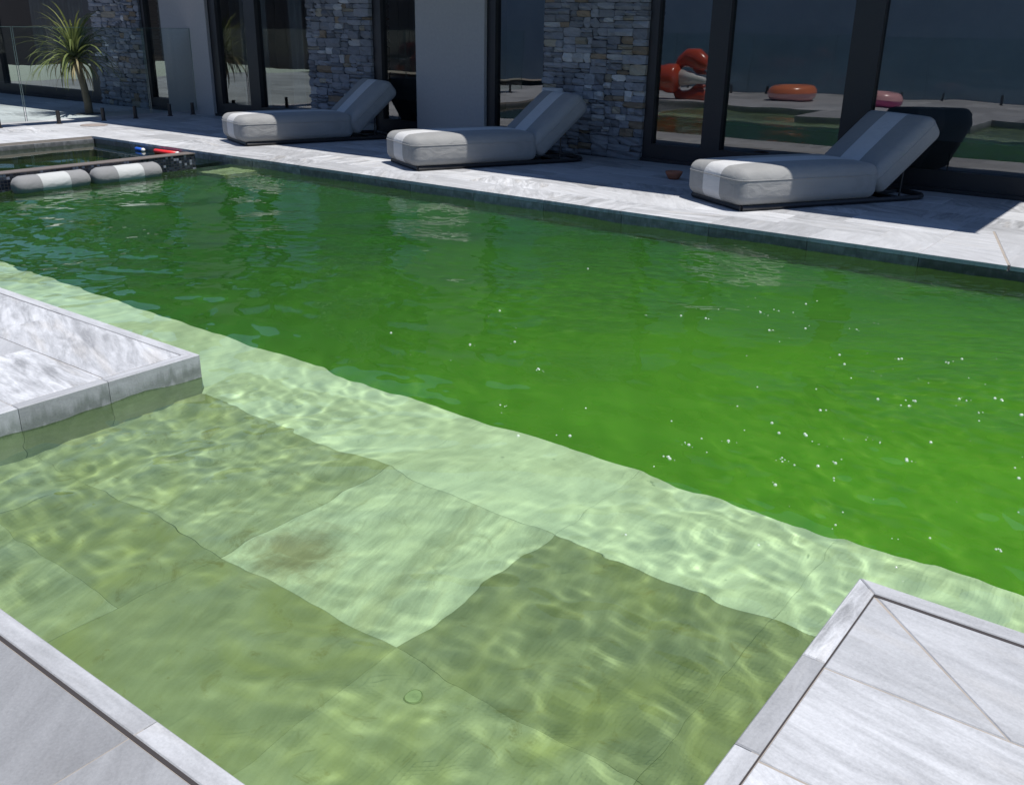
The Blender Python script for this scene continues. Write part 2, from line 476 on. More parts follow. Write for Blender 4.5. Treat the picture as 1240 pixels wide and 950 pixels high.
def paving(parent, x0, x1, y0, y1, row=0.36, length=T, xo=-1.46, stagger=True, skip=None, y_top=None, **kw):
    """rows of paving stones counted from the far edge y1 down"""
    k = 0; y = y1
    while y > y0 + 0.02:
        yb = max(y0, y - row)
        off = xo + (length / 2 if (stagger and k % 2) else 0)
        n0 = math.floor((x0 - off) / length)
        x = off + n0 * length
        while x < x1 - 0.005:
            a, b = max(x, x0), min(x + length, x1)
            if b - a > 0.03 and not (skip and skip((a + b) / 2, (yb + y) / 2)):
                tile(parent, a, b, yb, y, **kw)
            x += length
        y = yb; k += 1

# --- house-side deck
far_deck = slab('house_side_deck', -22, 4.0, YF + 0.03, 9.6)
DX, DY0, DY1 = -1.29, 7.22, 6.285
YD = YF + 1.095
paving(far_deck, -12.41, 4.0, YD, 9.03, row=0.365)
paving(far_deck, -12.41, -1.46, YF, YD, row=0.365)
paving(far_deck, 0.73, 4.0, YF, YD, row=0.365)
# diagonal drainage cut at the corner of the shade
ga = 0.008
for (ya, yb) in ((YF, YF + 0.365), (YF + 0.365, YF + 0.73), (YF + 0.73, YF + 1.095)):
    xd = lambda y: -0.938 + (y - 6.27) * (-0.28)
    poly_tile(far_deck, [(-1.46, ya + 0.002), (xd(ya) - ga, ya + 0.002), (xd(yb) - ga, yb - 0.002), (-1.46, yb - 0.002)], tone=0.55, vein=0.3)
    poly_tile(far_deck, [(xd(ya) + ga, ya + 0.002), (0.73, ya + 0.002), (0.73, yb - 0.002), (xd(yb) + ga, yb - 0.002)], tone=0.50, vein=0.2)
# pool wall facing stones under the far edge
x = -8.76 - 3 * T; k = 0
while x < 4.0:
    tone = [0.30, 0.36, 0.42, 0.33, 0.38, 0.26][k % 6]
    if abs(x + 1.46) < 0.1: tone = 0.14
    v, f = prism([(-T / 2 + 0.002, -0.015), (T / 2 - 0.002, -0.015), (T / 2 - 0.002, 0.015), (-T / 2 + 0.002, 0.015)], -0.75, 0.0, 0.001)
    o = link('facing_stone', mesh('facing_stone', v, f), M_TILE, far_deck, (x + T / 2, YF + 0.022, -0.032), recv=True)
    colour(o, tone, 0.5, 0.5)
    x += T; k += 1

# --- left end deck around the spa and beyond the glass fence
left_deck = slab('spa_deck', -22, -11.0, -3.0, YF + 0.03)
paving(left_deck, -12.41, -11.0, -1.0, YF, row=0.365)
paving(left_deck, -22, -12.42, -1.0, 9.0, row=T, length=T)
k = 0; y = YF
while y > 2.5:
    v, f = prism([(-0.015, -T / 2 + 0.002), (0.015, -T / 2 + 0.002), (0.015, T / 2 - 0.002), (-0.015, T / 2 - 0.002)], -0.75, 0.0, 0.001)
    o = link('facing_stone', mesh('facing_stone', v, f), M_TILE, left_deck, (-11.018 + 0.034, y - T / 2, -0.032), recv=True)
    colour(o, 0.26, 0.4, 0.5); y -= T

# --- near deck
near_deck = slab('near_deck', -22, XRP + 0.03, -8.0, YN - 0.03)
CW = 0.052
def kerb_piece(parent, poly, tone, vein, ang):
    cx = sum(p[0] for p in poly) / 4; cy = sum(p[1] for p in poly) / 4
    v, f = prism([(p[0] - cx, p[1] - cy) for p in poly], ZS - 0.1, 0.0, 0.003)
    o = link('coping_stone', mesh('coping_stone', v, f), M_TILE, parent, (cx, cy, 0.0006), recv=True)
    colour(o, tone, vein, ang)
def coping_run_x(parent, x0, x1, y0, joints, tones=None, m0=0, m1=0):
    """kerb stones along X, outer face at y0 (towards +Y), going down into the water; m0/m1 = mitred ends"""
    xs = [x0] + sorted(j for j in joints if x0 < j < x1) + [x1]
    for i in range(len(xs) - 1):
        a, b = xs[i] + 0.001, xs[i + 1] - 0.001
        ai = a + (CW if (i == 0 and m0) else 0); bi = b - (CW if (i == len(xs) - 2 and m1) else 0)
        kerb_piece(parent, [(ai, y0 - CW), (bi, y0 - CW), (b, y0), (a, y0)], (tones[i % len(tones)] if tones else None), 0.4, 0.0)
def coping_run_y(parent, x0, y0, y1, joints, side, tones=None, veins=None, m1=0):
    """kerb stones along Y, outer face at x0 (side=+1 faces +X, -1 faces -X)"""
    ys = [y0] + sorted(j for j in joints if y0 < j < y1) + [y1]
    for i in range(len(ys) - 1):
        a, b = ys[i] + 0.001, ys[i + 1] - 0.001
        bi = b - (CW if (i == len(ys) - 2 and m1) else 0)
        poly = [(x0 - CW, a), (x0, a), (x0, b), (x0 - CW, bi)] if side > 0 else [(x0, a), (x0 + CW, a), (x0 + CW, bi), (x0, b)]
        kerb_piece(parent, poly, (tones[i % len(tones)] if tones else None), (veins[i % len(veins)] if veins else 0.4), 0.5)

coping_run_x(near_deck, -3.22, XRP - 0.002, YN, [-2.19, -1.46, -0.73], [0.40, 0.47, 0.52, 0.45])
coping_run_x(near_deck, -11, -6.0, YN, [-2.19 - T * i for i in range(5, 14)])
tag(MB().box(-11, XRP, YN - CW - 0.009, YN - CW, -0.0024, -0.0012).build('drain_slot', M_GAP), kind='structure')
tag(MB().box(-5.9, XLP - CW, YP - CW - 0.0035, YP - CW, -0.0024, -0.0012).build('drain_slot', M_GAP), kind='structure')
NY = YN - CW - 0.009
paving(near_deck, -13, XRP - 0.0, NY - 6 * T, NY, row=T, stagger=False, tone=None)
for o in near_deck.children:
    if o.name.startswith('tile') and -2.7 < o.location.x < -0.6 and o.location.y > 0:
        colour(o, 0.31 if o.location.x < -1.5 else 0.35, 0.2, 0.3)

# --- left platform (a peninsula in the shallow bay)
lp = slab('left_platform', -6.0, XLP - 0.035, YN - 0.035, YP - 0.035)
coping_run_x(lp, -6.0, XLP, YP, [-3.65 - T * i for i in range(4)], [0.54, 0.52, 0.57, 0.54], 1, 1)
coping_run_y(lp, XLP, YN, YP, [1.44, 1.79], 1, [0.56, 0.44, 0.48], [0.25, 0.3, 0.5], 1)
coping_run_y(lp, -6.0, YN, YP, [1.44, 1.79], -1, m1=1)
PYT = YP - CW - 0.0035
PXR = XLP - CW - 0.003
# top row, one long slab cut, then strongly striped and plain stones
tile(lp, PXR - 0.92, PXR, 1.80, PYT, tone=0.55, vein=0.75, ang=0.12)
tile(lp, PXR - 0.92 - T, PXR - 0.92, 1.80, PYT, tone=0.54, vein=0.8, ang=0.15)
tile(lp, -5.95, PXR - 0.92 - T, 1.80, PYT, tone=0.46, vein=0.5, ang=0.1)
tile(lp, PXR - 0.56, PXR, 1.44, 1.80, tone=0.58, vein=0.9, ang=0.03)
tile(lp, PXR - 0.56 - T, PXR - 0.56, 1.44, 1.80, tone=0.50, vein=0.2, ang=0.2)
tile(lp, -5.95, PXR - 0.56 - T, 1.44, 1.80, tone=0.5, vein=0.35, ang=0.2)
tile(lp, PXR - 0.9, PXR, 1.08, 1.44, tone=0.48, vein=0.4, ang=0.0)
tile(lp, -5.95, PXR - 0.9, 1.08, 1.44, tone=0.52, vein=0.3, ang=0.0)
paving(lp, -5.95, PXR, YN - 0.05, 1.08)
# --- right platform
rp = slab('right_platform', XRP + 0.035, 4.0, -8.0, YP - 0.035)
coping_run_x(rp, XRP, 4.0, YP, [0.27, 1.0, 1.73, 2.46], [0.46, 0.5], 1, 0)
coping_run_y(rp, XRP, YN - 2.0, YP, [1.449, 1.806, 1.09, 0.73], -1, [0.5, 0.5, 0.54, 0.40, 0.60], [0.3, 0.3, 0.35, 0.35, 1.0], 1)
RX = XRP + CW + 0.0035
RY = YP - CW - 0.012
tag(MB().box(XRP + CW, 4.0, RY, YP - CW, -0.0024, -0.0012).build('drain_slot', M_GAP), kind='structure')
tag(MB().box(XRP + CW, RX, -2.0, RY - 0.001, -0.0024, -0.0012).build('drain_slot', M_GAP), kind='structure')
# slab with the diagonal cut
dg = 0.0014
poly_tile(rp, [(RX, RY - 0.004), (RX, 1.792), (-0.092 - dg * 1.4, 1.792), (RX + 0.006 - dg, RY - 0.006)], tone=0.47, vein=0.35, ang=0.05)
poly_tile(rp, [(-0.092 + dg * 1.6, 1.792), (0.27, 1.792), (0.27, RY), (RX + 0.006 + dg, RY)], tone=0.48, vein=0.3, ang=0.05)
tile(rp, RX, 0.01, 1.434, 1.789, tone=0.54, vein=0.5, ang=0.05)
tile(rp, 0.01, 0.74, 1.434, 1.789, tone=0.58, vein=0.4, ang=0.05)
tile(rp, RX, -0.2, 1.075, 1.431, tone=0.60, vein=0.6, ang=0.15)
tile(rp, -0.2, 0.53, 1.075, 1.431, tone=0.55, vein=0.5, ang=0.15)
tile(rp, 0.27, 1.0, 1.792, RY, tone=0.5, vein=0.3, ang=0.05)
paving(rp, 0.74, 4.0, 1.434, 1.789)
paving(rp, 1.0, 4.0, 1.792, RY)
paving(rp, 0.53, 4.0, 1.075, 1.431)
paving(rp, RX, 4.0, -2.0, 1.072)
# --- right end deck
end_deck = slab('end_deck', 4.0, 9.0, -8.0, 9.6)
paving(end_deck, 4.0, 9.0, 0.0, 9.0, row=T)

# ------------------------------------------------------------------ pool: tiled shelf, basin, water
shelf = tag(MB().box(-11.0, 4.0, 0.3, YL - 0.012, -2.3, ZS - 0.0025).build('pool_shelf', M_UGROUT, recv=True), kind='structure')
def ut(x0, x1, y0, y1, tone, vein=0.5, ang=0.3, film=1.0):
    tile(shelf, x0, x1, y0, y1, ZS, 0.02, tone, vein, ang, M_UNDER, gap=0.0006, film=film)
xs = [-1.46 + T * i for i in range(-13, 8)]
rowA = {0: (0.28, 0.6, 0.42, 1.0), -1: (0.66, 0.9, 0.42, 0.45), -2: (0.47, 0.9, 0.40, 1.0), 1: (0.30, 0.6, 0.4, 1.2), -3: (0.42, 0.8, 0.4, 1.0)}
rowB = {0: (0.44, 0.5, 0.4, 1.15), -1: (0.33, 0.5, 0.4, 1.15), -2: (0.33, 0.6, 0.4, 1.1), 1: (0.36, 0.5, 0.3, 1.3), -3: (0.42, 0.6, 0.3, 1.0)}
for i, xx in enumerate(xs):
    k = i - 13
    ut(xx, xx + T, YP, YL, random.uniform(0.72, 0.80), 0.35, 0.55, 0.25)
    ta = rowA.get(k, (random.uniform(0.42, 0.58), 0.5, 0.2)); tb = rowB.get(k, (random.uniform(0.35, 0.5), 0.5, 0.2))
    ut(xx, xx + T, 1.47, YP, *ta)
    if k < -1:
        ut(xx, xx + T, 1.13, 1.47, *tb)
        ut(xx, xx + T, 0.78, 1.13, tb[0] * 1.3, 0.8, 0.4, 0.8)
    else:
        ut(xx, xx + T, 0.78, 1.47, *tb)
# upright face of the shelf edge, far wall and floor of the deep part
tag(MB().box(-8.3, 4.0, YL - 0.011, YL - 0.001, -2.3, ZS - 0.004).build('shelf_edge', M_UGROUT, recv=True), kind='structure')
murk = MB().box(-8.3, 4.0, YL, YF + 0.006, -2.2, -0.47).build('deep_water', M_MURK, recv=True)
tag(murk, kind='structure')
# small pale bench in the corner beside the spa
bench = tag(MB().box(-8.36, -7.95, 5.86, YF + 0.004, -1.0, -0.27).build('corner_bench', M_UNDER, recv=True), kind='structure')
bench.color = (0.55, 0.3, 0.2, 1)

# --- water surface (real ripples)
def waves(n, lo, hi, slope, seed, focus=None, spread=math.pi):
    g = np.random.default_rng(seed)
    out = []
    for _ in range(n):
        lam = math.exp(g.uniform(math.log(lo), math.log(hi)))
        a = g.uniform(-spread, spread) + (focus or 0)
        out.append((a, 2 * math.pi / lam, g.uniform(0, 6.28), slope / math.sqrt(n) * g.uniform(0.5, 1.4)))
    return out
W_BIG = waves(16, 0.5, 1.4, 0.036, 1)
W_MID = waves(36, 0.17, 0.55, 0.078, 2)
W_FINE = waves(34, 0.06, 0.15, 0.058, 3)
W_CHOP = waves(26, 0.05, 0.11, 0.060, 8, focus=math.pi / 2 + 0.6, spread=0.8)
W_PATCH = waves(7, 1.6, 4.0, 1.0, 5)
def height(X, Y):
    X = np.asarray(X, float); Y = np.asarray(Y, float)
    wx = X + 0.10 * np.sin(1.9 * Y + 0.6) + 0.06 * np.sin(3.1 * Y - 1.3 * X)
    wy = Y + 0.10 * np.sin(1.7 * X - 0.4) + 0.06 * np.sin(2.7 * X + 1.1 * Y)
    def s(W):
        Z = np.zeros_like(X)
        for a, k, p, sl in W:
            Z += sl / k * np.sin(k * (wx * math.cos(a) + wy * math.sin(a)) + p)
        return Z
    patch = np.zeros_like(X)
    for a, k, p, sl in W_PATCH:
        patch += np.sin(k * (X * math.cos(a) + Y * math.sin(a)) + p)
    patch = 0.5 + 0.5 * np.tanh(patch * 0.5)
    calm = 1.0 - 0.55 / (1.0 + np.exp(-(Y - 3.3) / 0.25))
    return s(W_BIG) + s(W_MID) * (0.7 + 0.5 * patch) * calm + s(W_FINE) * (0.25 + 0.85 * patch) + s(W_CHOP) / (1.0 + np.exp(-(Y - 4.0) / 0.5)) * (0.4 + 0.6 * patch)

def water_sheet(name, x0, x1, y0, y1, step, z, mat, amp=1.0):
    nx = int((x1 - x0) / step) + 1; ny = int((y1 - y0) / step) + 1
    X, Y = np.meshgrid(np.linspace(x0, x1, nx), np.linspace(y0, y1, ny))
    Z = z + amp * height(X, Y)
    co = np.stack([X, Y, Z], -1).reshape(-1, 3).astype(np.float32)
    i = np.arange(nx - 1); j = np.arange(ny - 1)
    I, J = np.meshgrid(i, j); b = (J * nx + I).ravel()
    quads = np.stack([b, b + 1, b + nx + 1, b + nx], -1).astype(np.int32)
    me = bpy.data.meshes.new(name)
    me.vertices.add(len(co)); me.vertices.foreach_set('co', co.ravel())
    me.loops.add(quads.size); me.loops.foreach_set('vertex_index', quads.ravel())
    me.polygons.add(len(quads)); me.polygons.foreach_set('loop_start', np.arange(0, quads.size, 4, dtype=np.int32))
    me.polygons.foreach_set('loop_total', np.full(len(quads), 4, dtype=np.int32))
    me.update(calc_edges=True); me.shade_smooth()
    o = link(name, me, mat)
    o.cycles.is_caustics_caster = True
    return tag(o, kind='structure')
water_sheet('pool_water', XSP + 0.012, 3.995, YN - 0.02, YF + 0.006, 0.0125, ZW, M_WATER)

# --- spa: mosaic wall, dark lining, still water
spa_wall = empty('spa_wall', (XSP, 4.2, 0))
tag(spa_wall, 'low dark blue mosaic wall between the spa and the green pool', 'wall')
MB().box(-0.13, 0, -1.6, 1.66, -1.2, 0.05).build('mosaic_face', M_MOSAIC, spa_wall, recv=True)
MB().box(-0.15, 0.006, -1.6, 1.667, 0.0505, 0.058).build('cap_stone', M_CAP, spa_wall)
spa = MB()
spa.box(-10.95, XSP - 0.13, 2.6, YF + 0.01, -1.3, -1.2)
tag(spa.build('spa_basin', M_SPAIN, recv=True), kind='structure')
water_sheet('spa_water', -10.97, XSP - 0.125, 2.6, YF + 0.006, 0.05, ZW + 0.01, M_SPA, 0.10)
tag(MB().box(-10.97, XSP - 0.1, 2.45, 2.6, -1.2, 0.0).build('spa_end_wall', M_SPAIN), kind='structure')

# ------------------------------------------------------------------ house
house = empty('house', (-8, YH, 0))
tag(house, 'modern house with black framed glass doors, grey columns and stone pillars', 'house')
HX, HY = -8.0, YH
def hp(name, mb, mat, parent=house, **k):
    return mb.build(name, mat, parent, **k)
def hbox(x0, x1, y0, y1, z0, z1): return MB().box(x0 - HX, x1 - HX, y0 - HY, y1 - HY, z0, z1)
ZT = 2.62
ROOF_X = -1.33 + ZT * math.cos(SUN_AZ) / math.tan(SUN_EL)
ROOF_Y = 7.21 + ZT * math.sin(SUN_AZ) / math.tan(SUN_EL)
NX, NYE = -12.3, ROOF_Y + 0.52
rf = hbox(NX, ROOF_X, ROOF_Y, 14, ZT, ZT + 0.28)
rf.box(-24 - HX, NX - HX, NYE - HY, 14 - HY, ZT + 0.0005, ZT + 0.2795)
hp('roof', rf, M_ROOF)
hp('roof_fascia', hbox(NX, ROOF_X + 0.02, ROOF_Y - 0.022, ROOF_Y - 0.002, ZT - 0.02, ZT + 0.31), M_FRAME)
hp('roof_fascia', hbox(-24, NX, NYE - 0.022, NYE - 0.002, ZT - 0.02, ZT + 0.31), M_FRAME)
hp('interior_wall', hbox(-24, 4.2, 13.2, 13.4, 0, ZT), M_DARKWALL)
hp('interior_floor', hbox(-24, 4.2, 9.1, 13.2, -0.3, 0.02), M_DARKFLOOR)
hp('end_wall', hbox(4.0, 4.2, 9.05, 13.2, 0, ZT), M_RENDER)
hp('left_end_wall', hbox(-24.2, -24.0, 9.05, 13.2, 0, ZT), M_RENDER)
hp('ceiling', hbox(-24, 4.0, 9.1, 13.2, ZT - 0.06, ZT - 0.005), M_DARKWALL)
hp('step_strip', hbox(-24, 4.0, YH + 0.08, YH + 0.1, -0.3, 0.01), M_FRAME)

def column(x0, x1):
    hp('column', hbox(x0, x1, 8.90, 9.32, 0, ZT - 0.004), M_RENDER)
column(-13.27, -12.17); column(-8.14, -7.09)

# split-stone pillars, every stone its own piece
def rough_box(seed):
    g = random.Random(seed)
    bm = bmesh.new()
    bmesh.ops.create_cube(bm, size=1.0)
    bmesh.ops.subdivide_edges(bm, edges=bm.edges[:], cuts=1, use_grid_fill=True)
    for v in bm.verts:
        c = v.co
        n = sum(1 for q in c if abs(q) > 0.4)
        k = {1: 1.0, 2: 0.965, 3: 0.90}.get(n, 1)
        v.co = Vector((c.x * (k if n < 3 else 0.945), c.y * k, c.z * (k if n < 3 else 0.90)))
        v.co += Vector((g.uniform(-.015, .015), g.uniform(-.05, .03) if c.y < -0.4 else g.uniform(-.015, .015), g.uniform(-.035, .035)))
    me = bpy.data.meshes.new('stone'); bm.to_mesh(me); bm.free()
    me.materials.append(M_STONE)
    return me
STONES = [rough_box(i) for i in range(14)]
def stone_colour():
    r = random.random()
    if r < 0.81:
        b = random.uniform(0.15, 0.29); return (b * 0.96, b * 0.99, b * 1.06)
    if r < 0.885:
        b = random.uniform(0.34, 0.52); return (b, b * 0.99, b * 0.97)
    if r < 0.925:
        b = random.uniform(0.20, 0.32); return (b * 1.12, b, b * 0.78)
    b = random.uniform(0.15, 0.22); return (b * 1.25, b * 0.97, b * 0.68)
def pillar(x0, x1, yf=8.90, dep=0.36):
    p = empty('stone_pillar', (x0 - HX, yf - HY, 0), parent=house)
    w = x1 - x0
    MB().box(0.02, w - 0.02, 0.025, dep - 0.02, 0, ZT - 0.01).build('mortar_core', M_CORE, p)
    rects = []
    def split(x, z, l, h, depth=0):
        """irregular coursed rubble: cut the face until the pieces are stone sized"""
        if h > 0.36 or (h > 0.115 and l < 0.5 and random.random() < 0.9) or (h > 0.085 and random.random() < 0.4 and l < 0.4):
            k = random.uniform(0.35, 0.65) * h
            split(x, z, l, k, depth + 1); split(x, z + k, l, h - k, depth + 1)
        elif l > 0.42 or (l > 0.24 and random.random() < 0.85) or (l > 0.17 and random.random() < 0.35):
            k = random.uniform(0.3, 0.7) * l
            split(x, z, k, h, depth + 1); split(x + k, z, l - k, h, depth + 1)
        elif h > 0.12:
            k = random.uniform(0.4, 0.6) * h
            split(x, z, l, k, depth + 1); split(x, z + k, l, h - k, depth + 1)
        else:
            rects.append((x, z, l, h))
    split(0.0, 0.004, w, ZT - 0.012)
    for (x, z, l, h) in rects:
        o = link('stone', random.choice(STONES), None, p)
        pr = random.uniform(-0.014, 0.018)
        edge = random.uniform(0, 0.014) if x < 0.001 or x + l > w - 0.001 else 0
        o.location = (x + l / 2, dep / 2 - pr / 2, z + h / 2)
        o.scale = ((l - 0.003) * 1.02 + edge, dep + pr, (h - 0.003) * 1.04)
        if random.random() < 0.5: o.rotation_euler = (0, math.pi, 0)
        o.color = (*stone_colour(), 1)
random.seed(21)
pillar(-6.27, -5.0); pillar(-10.06, -8.90); pillar(-15.15, -13.83)
random.seed(5)

def window(x0, x1, mull=(), bottom=0.18, fw_=0.09, jamb=None):
    """one glazed opening: frame, posts and separate panes"""
    w = empty('glass_door', ((x0 + x1) / 2 - HX, 0, 0), parent=house)
    cx = (x0 + x1) / 2
    f = MB()
    f.box(x0 - cx, x1 - cx, -0.05, 0.05, 0.0, bottom)
    f.box(x0 - cx, x1 - cx, -0.05, 0.05, ZT - 0.08, ZT - 0.006)
    l, r = jamb or (fw_, fw_)
    f.box(x0 - cx, x0 + l - cx, -0.052, 0.052, bottom, ZT - 0.08)
    f.box(x1 - r - cx, x1 - cx, -0.052, 0.052, bottom, ZT - 0.08)
    f.build('frame', M_FRAME, w)
    MB().box(x0 - cx, x1 - cx, -0.085, -0.0505, 0.0, 0.035).build('track', M_FRAME, w)
    edges = [x0 + l]
    for a, b in mull:
        MB().box(a - cx, b - cx, -0.062, 0.05, bottom, ZT - 0.08).build('post', M_FRAME, w)
        edges += [a, b]
    edges.append(x1 - r)
    for i in range(0, len(edges) - 1, 2):
        a, b = edges[i], edges[i + 1]
        v = [(a - cx, 0, bottom), (b - cx, 0, bottom), (b - cx, 0, ZT - 0.08), (a - cx, 0, ZT - 0.08)]
        link('pane', mesh('pane', v, [(0, 1, 2, 3)]), M_PANE, w)
    return w
window(-5.0, 4.0, ((-4.33, -4.13), (-2.96, -2.70), (-0.6, -0.4), (1.6, 1.8)), jamb=(0.10, 0.1))
window(-7.09, -6.27, (), jamb=(0.12, 0.03))
window(-8.90, -8.14, (), jamb=(0.14, 0.02))
window(-12.17, -10.06, ((-11.36, -11.13),), jamb=(0.16, 0.03))
window(-13.83, -13.27, (), jamb=(0.08, 0.02))
window(-24.0, -15.15, ((-18.6, -18.4),), jamb=(0.1, 0.28))

def curtain(x0, x1, label, y=9.42, amp=0.035, lam=0.13):
    n = int((x1 - x0) / 0.018)
    V, F = [], []
    for i in range(n + 1):
        xx = x0 + (x1 - x0) * i / n
        yy = y + amp * math.sin(2 * math.pi * xx / lam + 0.8 * math.sin(xx * 5)) + 0.02 * math.sin(xx * 9)
        for z in (0.05, 0.9, 1.8, ZT - 0.07):
            V.append((xx - x0, yy - y + 0.012 * math.sin(xx * 17 + z * 2), z))
    for i in range(n):
        for k in range(3):
            a = i * 4 + k
            F.append((a, a + 4, a + 5, a + 1))
    o = link('curtain', mesh('curtain', V, F, True), M_CURTAIN, None, (x0, y, 0))
    return tag(o, label, 'curtain', 'curtains behind the glass')
curtain(-11.05, -10.75, 'narrow gathered grey curtain behind the glass left of the middle stone pillar')
curtain(-12.0, -11.5, 'gathered grey curtain beside the dark door post at the left grey column')
curtain(-18.0, -15.6, 'long grey curtain behind the glass left of the palm')
curtain(-6.62, -6.30, 'narrow curtain strip behind the glass left of the right stone pillar')

# ------------------------------------------------------------------ loungers
def make_lounger(name, loc, ang, label):
    """local +x runs from foot to head, right-hand side is -y"""
    L = empty(name, loc, ang)
    tag(L, label, 'sun lounger', 'sun loungers on the shaded terrace')
    W = 0.75
    fr = MB()
    # flat rail frame with rounded head corners
    out = [(0.07, -W / 2 + 0.035)]
    out += [(1.80 + 0.16 * math.sin(a), -W / 2 + 0.195 - 0.16 * math.cos(a)) for a in np.linspace(0, math.pi / 2, 6)]
    out += [(1.80 + 0.16 * math.cos(a), W / 2 - 0.195 + 0.16 * math.sin(a)) for a in np.linspace(0, math.pi / 2, 6)]
    out += [(0.07, W / 2 - 0.035), (0.07, -W / 2 + 0.035)]
    fr.tube([(p[0], p[1], 0.0225) for p in out], 0.022, 6)
    fr.box(0.08, 1.36, -W / 2 + 0.045, W / 2 - 0.045, 0.024, 0.043)
    fr.box(1.60, 1.66, -W / 2 + 0.045, W / 2 - 0.045, 0.01, 0.034)
    fr.box(1.36, 1.90, -0.03, 0.03, 0.012, 0.036)
    fr.build('base_frame', M_FRAME, L)
    # seat cushion
    def cushion(part, hx, hz, M, puff, r):
        V, F = superbox(hx, W / 2, hz, r, nr=7, cuty=(-0.115, 0.115), puff=puff, nx=10, ny=9, nz=3)
        V = [M @ v for v in V]
        side = [f for f, y in F if abs(y) > 0.115]
        mid = [f for f, y in F if abs(y) < 0.115]
        c = link(part, submesh(part, V, side), M_GREY, L)
        s = link('stripe_panel', submesh('stripe_panel', V, mid), M_WHITE, c)
        loop = [V[i] for i in superbox.ring]
        MB().tube(loop + loop[:1], 0.0042, 6, cap=False).build('piping', M_GREY, c, True)
        return c
    cushion('seat_cushion', 0.675, 0.135, Matrix.Translation((0.69, 0, 0.175)), 0.024, 0.075)
    th = R(40)
    hx, hz = 0.365, 0.11
    # bottom corner of the raised back rests near the frame
    Mb = Matrix.Translation((1.415, 0, 0.055)) @ Matrix.Rotation(-th, 4, 'Y') @ Matrix.Translation((hx, 0, hz))
    cushion('back_cushion', hx, hz, Mb, 0.018, 0.068)
    for s_ in (-0.3, 0.3):
        MB().tube([(1.66, s_, 0.03), (1.665, s_, 0.25)], 0.008, 6).build('back_strut', M_FRAME, L)
    return L
axis = math.atan2(0.86, 0.51)
def lounger_at(corner, ang, label):
    # near corner = foot end, -y side
    c, s = math.cos(ang), math.sin(ang)
    ox, oy = -0.0, 0.375
    make_lounger('sun_lounger', (corner[0] - s * oy, corner[1] + c * oy, 0.001), ang, label)
lounger_at((-2.94, 6.78), axis, 'grey lounger with white stripe, nearest and largest, in front of the big glass doors')
lounger_at((-6.18, 6.68), R(65), 'grey lounger with white stripe, its back against the stone pillar, middle of three')
lounger_at((-8.86, 6.80), R(70), 'grey lounger with white stripe, farthest of three, near the glass fence')

# ------------------------------------------------------------------ floating bolsters beside the spa wall
def bolster(loc, rz, label):
    B = empty('floating_bolster', loc, rz)
    tag(B, label, 'pool float', 'bolster floats along the spa wall')
    n, Ln, rad = 20, 0.68, 0.088
    xs_ = [-Ln / 2 + 0.0, -Ln / 2 + 0.008, -Ln / 2 + 0.03, -Ln / 2 + 0.06, -0.2, -0.13, 0, 0.13, 0.2, Ln / 2 - 0.06, Ln / 2 - 0.03, Ln / 2 - 0.008, Ln / 2]
    rs = [0.03, 0.055, 0.077, 0.087, rad, rad, rad, rad, rad, 0.087, 0.077, 0.055, 0.03]
    def seg(name, i0, i1, mat, par):
        V, F = [], []
        for i in range(i0, i1 + 1):
            for k in range(n):
                a = 2 * math.pi * k / n
                wob = 1 + 0.02 * math.sin(5 * a + i * 2.1)
                V.append((xs_[i], rs[i] * 1.12 * wob * math.cos(a), rs[i] * wob * math.sin(a)))
        m = i1 - i0
        for i in range(m):
            for k in range(n):
                F.append((i * n + k, i * n + (k + 1) % n, (i + 1) * n + (k + 1) % n, (i + 1) * n + k))
        if i0 == 0: F.append(tuple(range(n)))
        if i1 == len(xs_) - 1: F.append(tuple(range(m * n + n - 1, m * n - 1, -1)))
        bm = bmesh.new(); me = mesh(name, V, F, True); bm.from_mesh(me); bmesh.ops.recalc_face_normals(bm, faces=bm.faces[:]); bm.to_mesh(me); bm.free()
        return link(name, me, mat, par)
    seg('grey_end', 0, 5, M_BOLGREY, B)
    seg('white_band', 5, 7, M_BOLWHITE, B)
    seg('grey_end', 7, len(xs_) - 1, M_BOLGREY, B)
    return B
M_BOLGREY = fabric('mid grey canvas', (0.22, 0.22, 0.22))
M_BOLWHITE = fabric('off white canvas', (0.44, 0.45, 0.44))
bolster((-8.27, 4.28, -0.045), R(90.5), 'striped grey and white bolster float at the left edge of the picture')
bolster((-8.26, 5.0, -0.045), R(88), 'striped grey and white bolster float nearer the bare mosaic wall end')

# ------------------------------------------------------------------ glass fences
def fence(name, p0, ang, panels, spigots, label, h=1.20):
    F = empty(name, p0, ang)
    tag(F, label, 'fence')
    for a, b in panels:
        p = link('glass_panel', mesh('glass_panel', [(a, 0, 0.06), (b, 0, 0.06), (b, 0, h - 0.004), (a, 0, h - 0.004)], [(0, 1, 2, 3)]), M_FENCE, F)
        e = MB().box(a, b, -0.006, 0.006, h - 0.004, h)
        e.box(a, a + 0.003, -0.006, 0.006, 0.06, h - 0.0045).box(b - 0.003, b, -0.006, 0.006, 0.06, h - 0.0045)
        q = e.build('polished_edge', M_FENCE_EDGE, p)
    for xx in spigots:
        MB().tube([(xx, 0, 0.0), (xx, 0, 0.008), (xx, 0, 0.0085), (xx, 0, 0.17)], [0.042, 0.042, 0.027, 0.025], 10).build('spigot', M_STEEL, F)
    return F
fence('glass_fence', (-12.58, 0.0, 0), math.pi / 2, [(0.9, 2.7), (2.72, 4.5), (4.52, 6.3), (6.32, 8.12), (8.14, 8.9)],
      [1.3, 2.3, 3.1, 4.1, 4.95, 5.95, 6.74, 7.38, 7.87, 8.43, 8.82], 'frameless glass pool fence on black spigots in front of the palm')
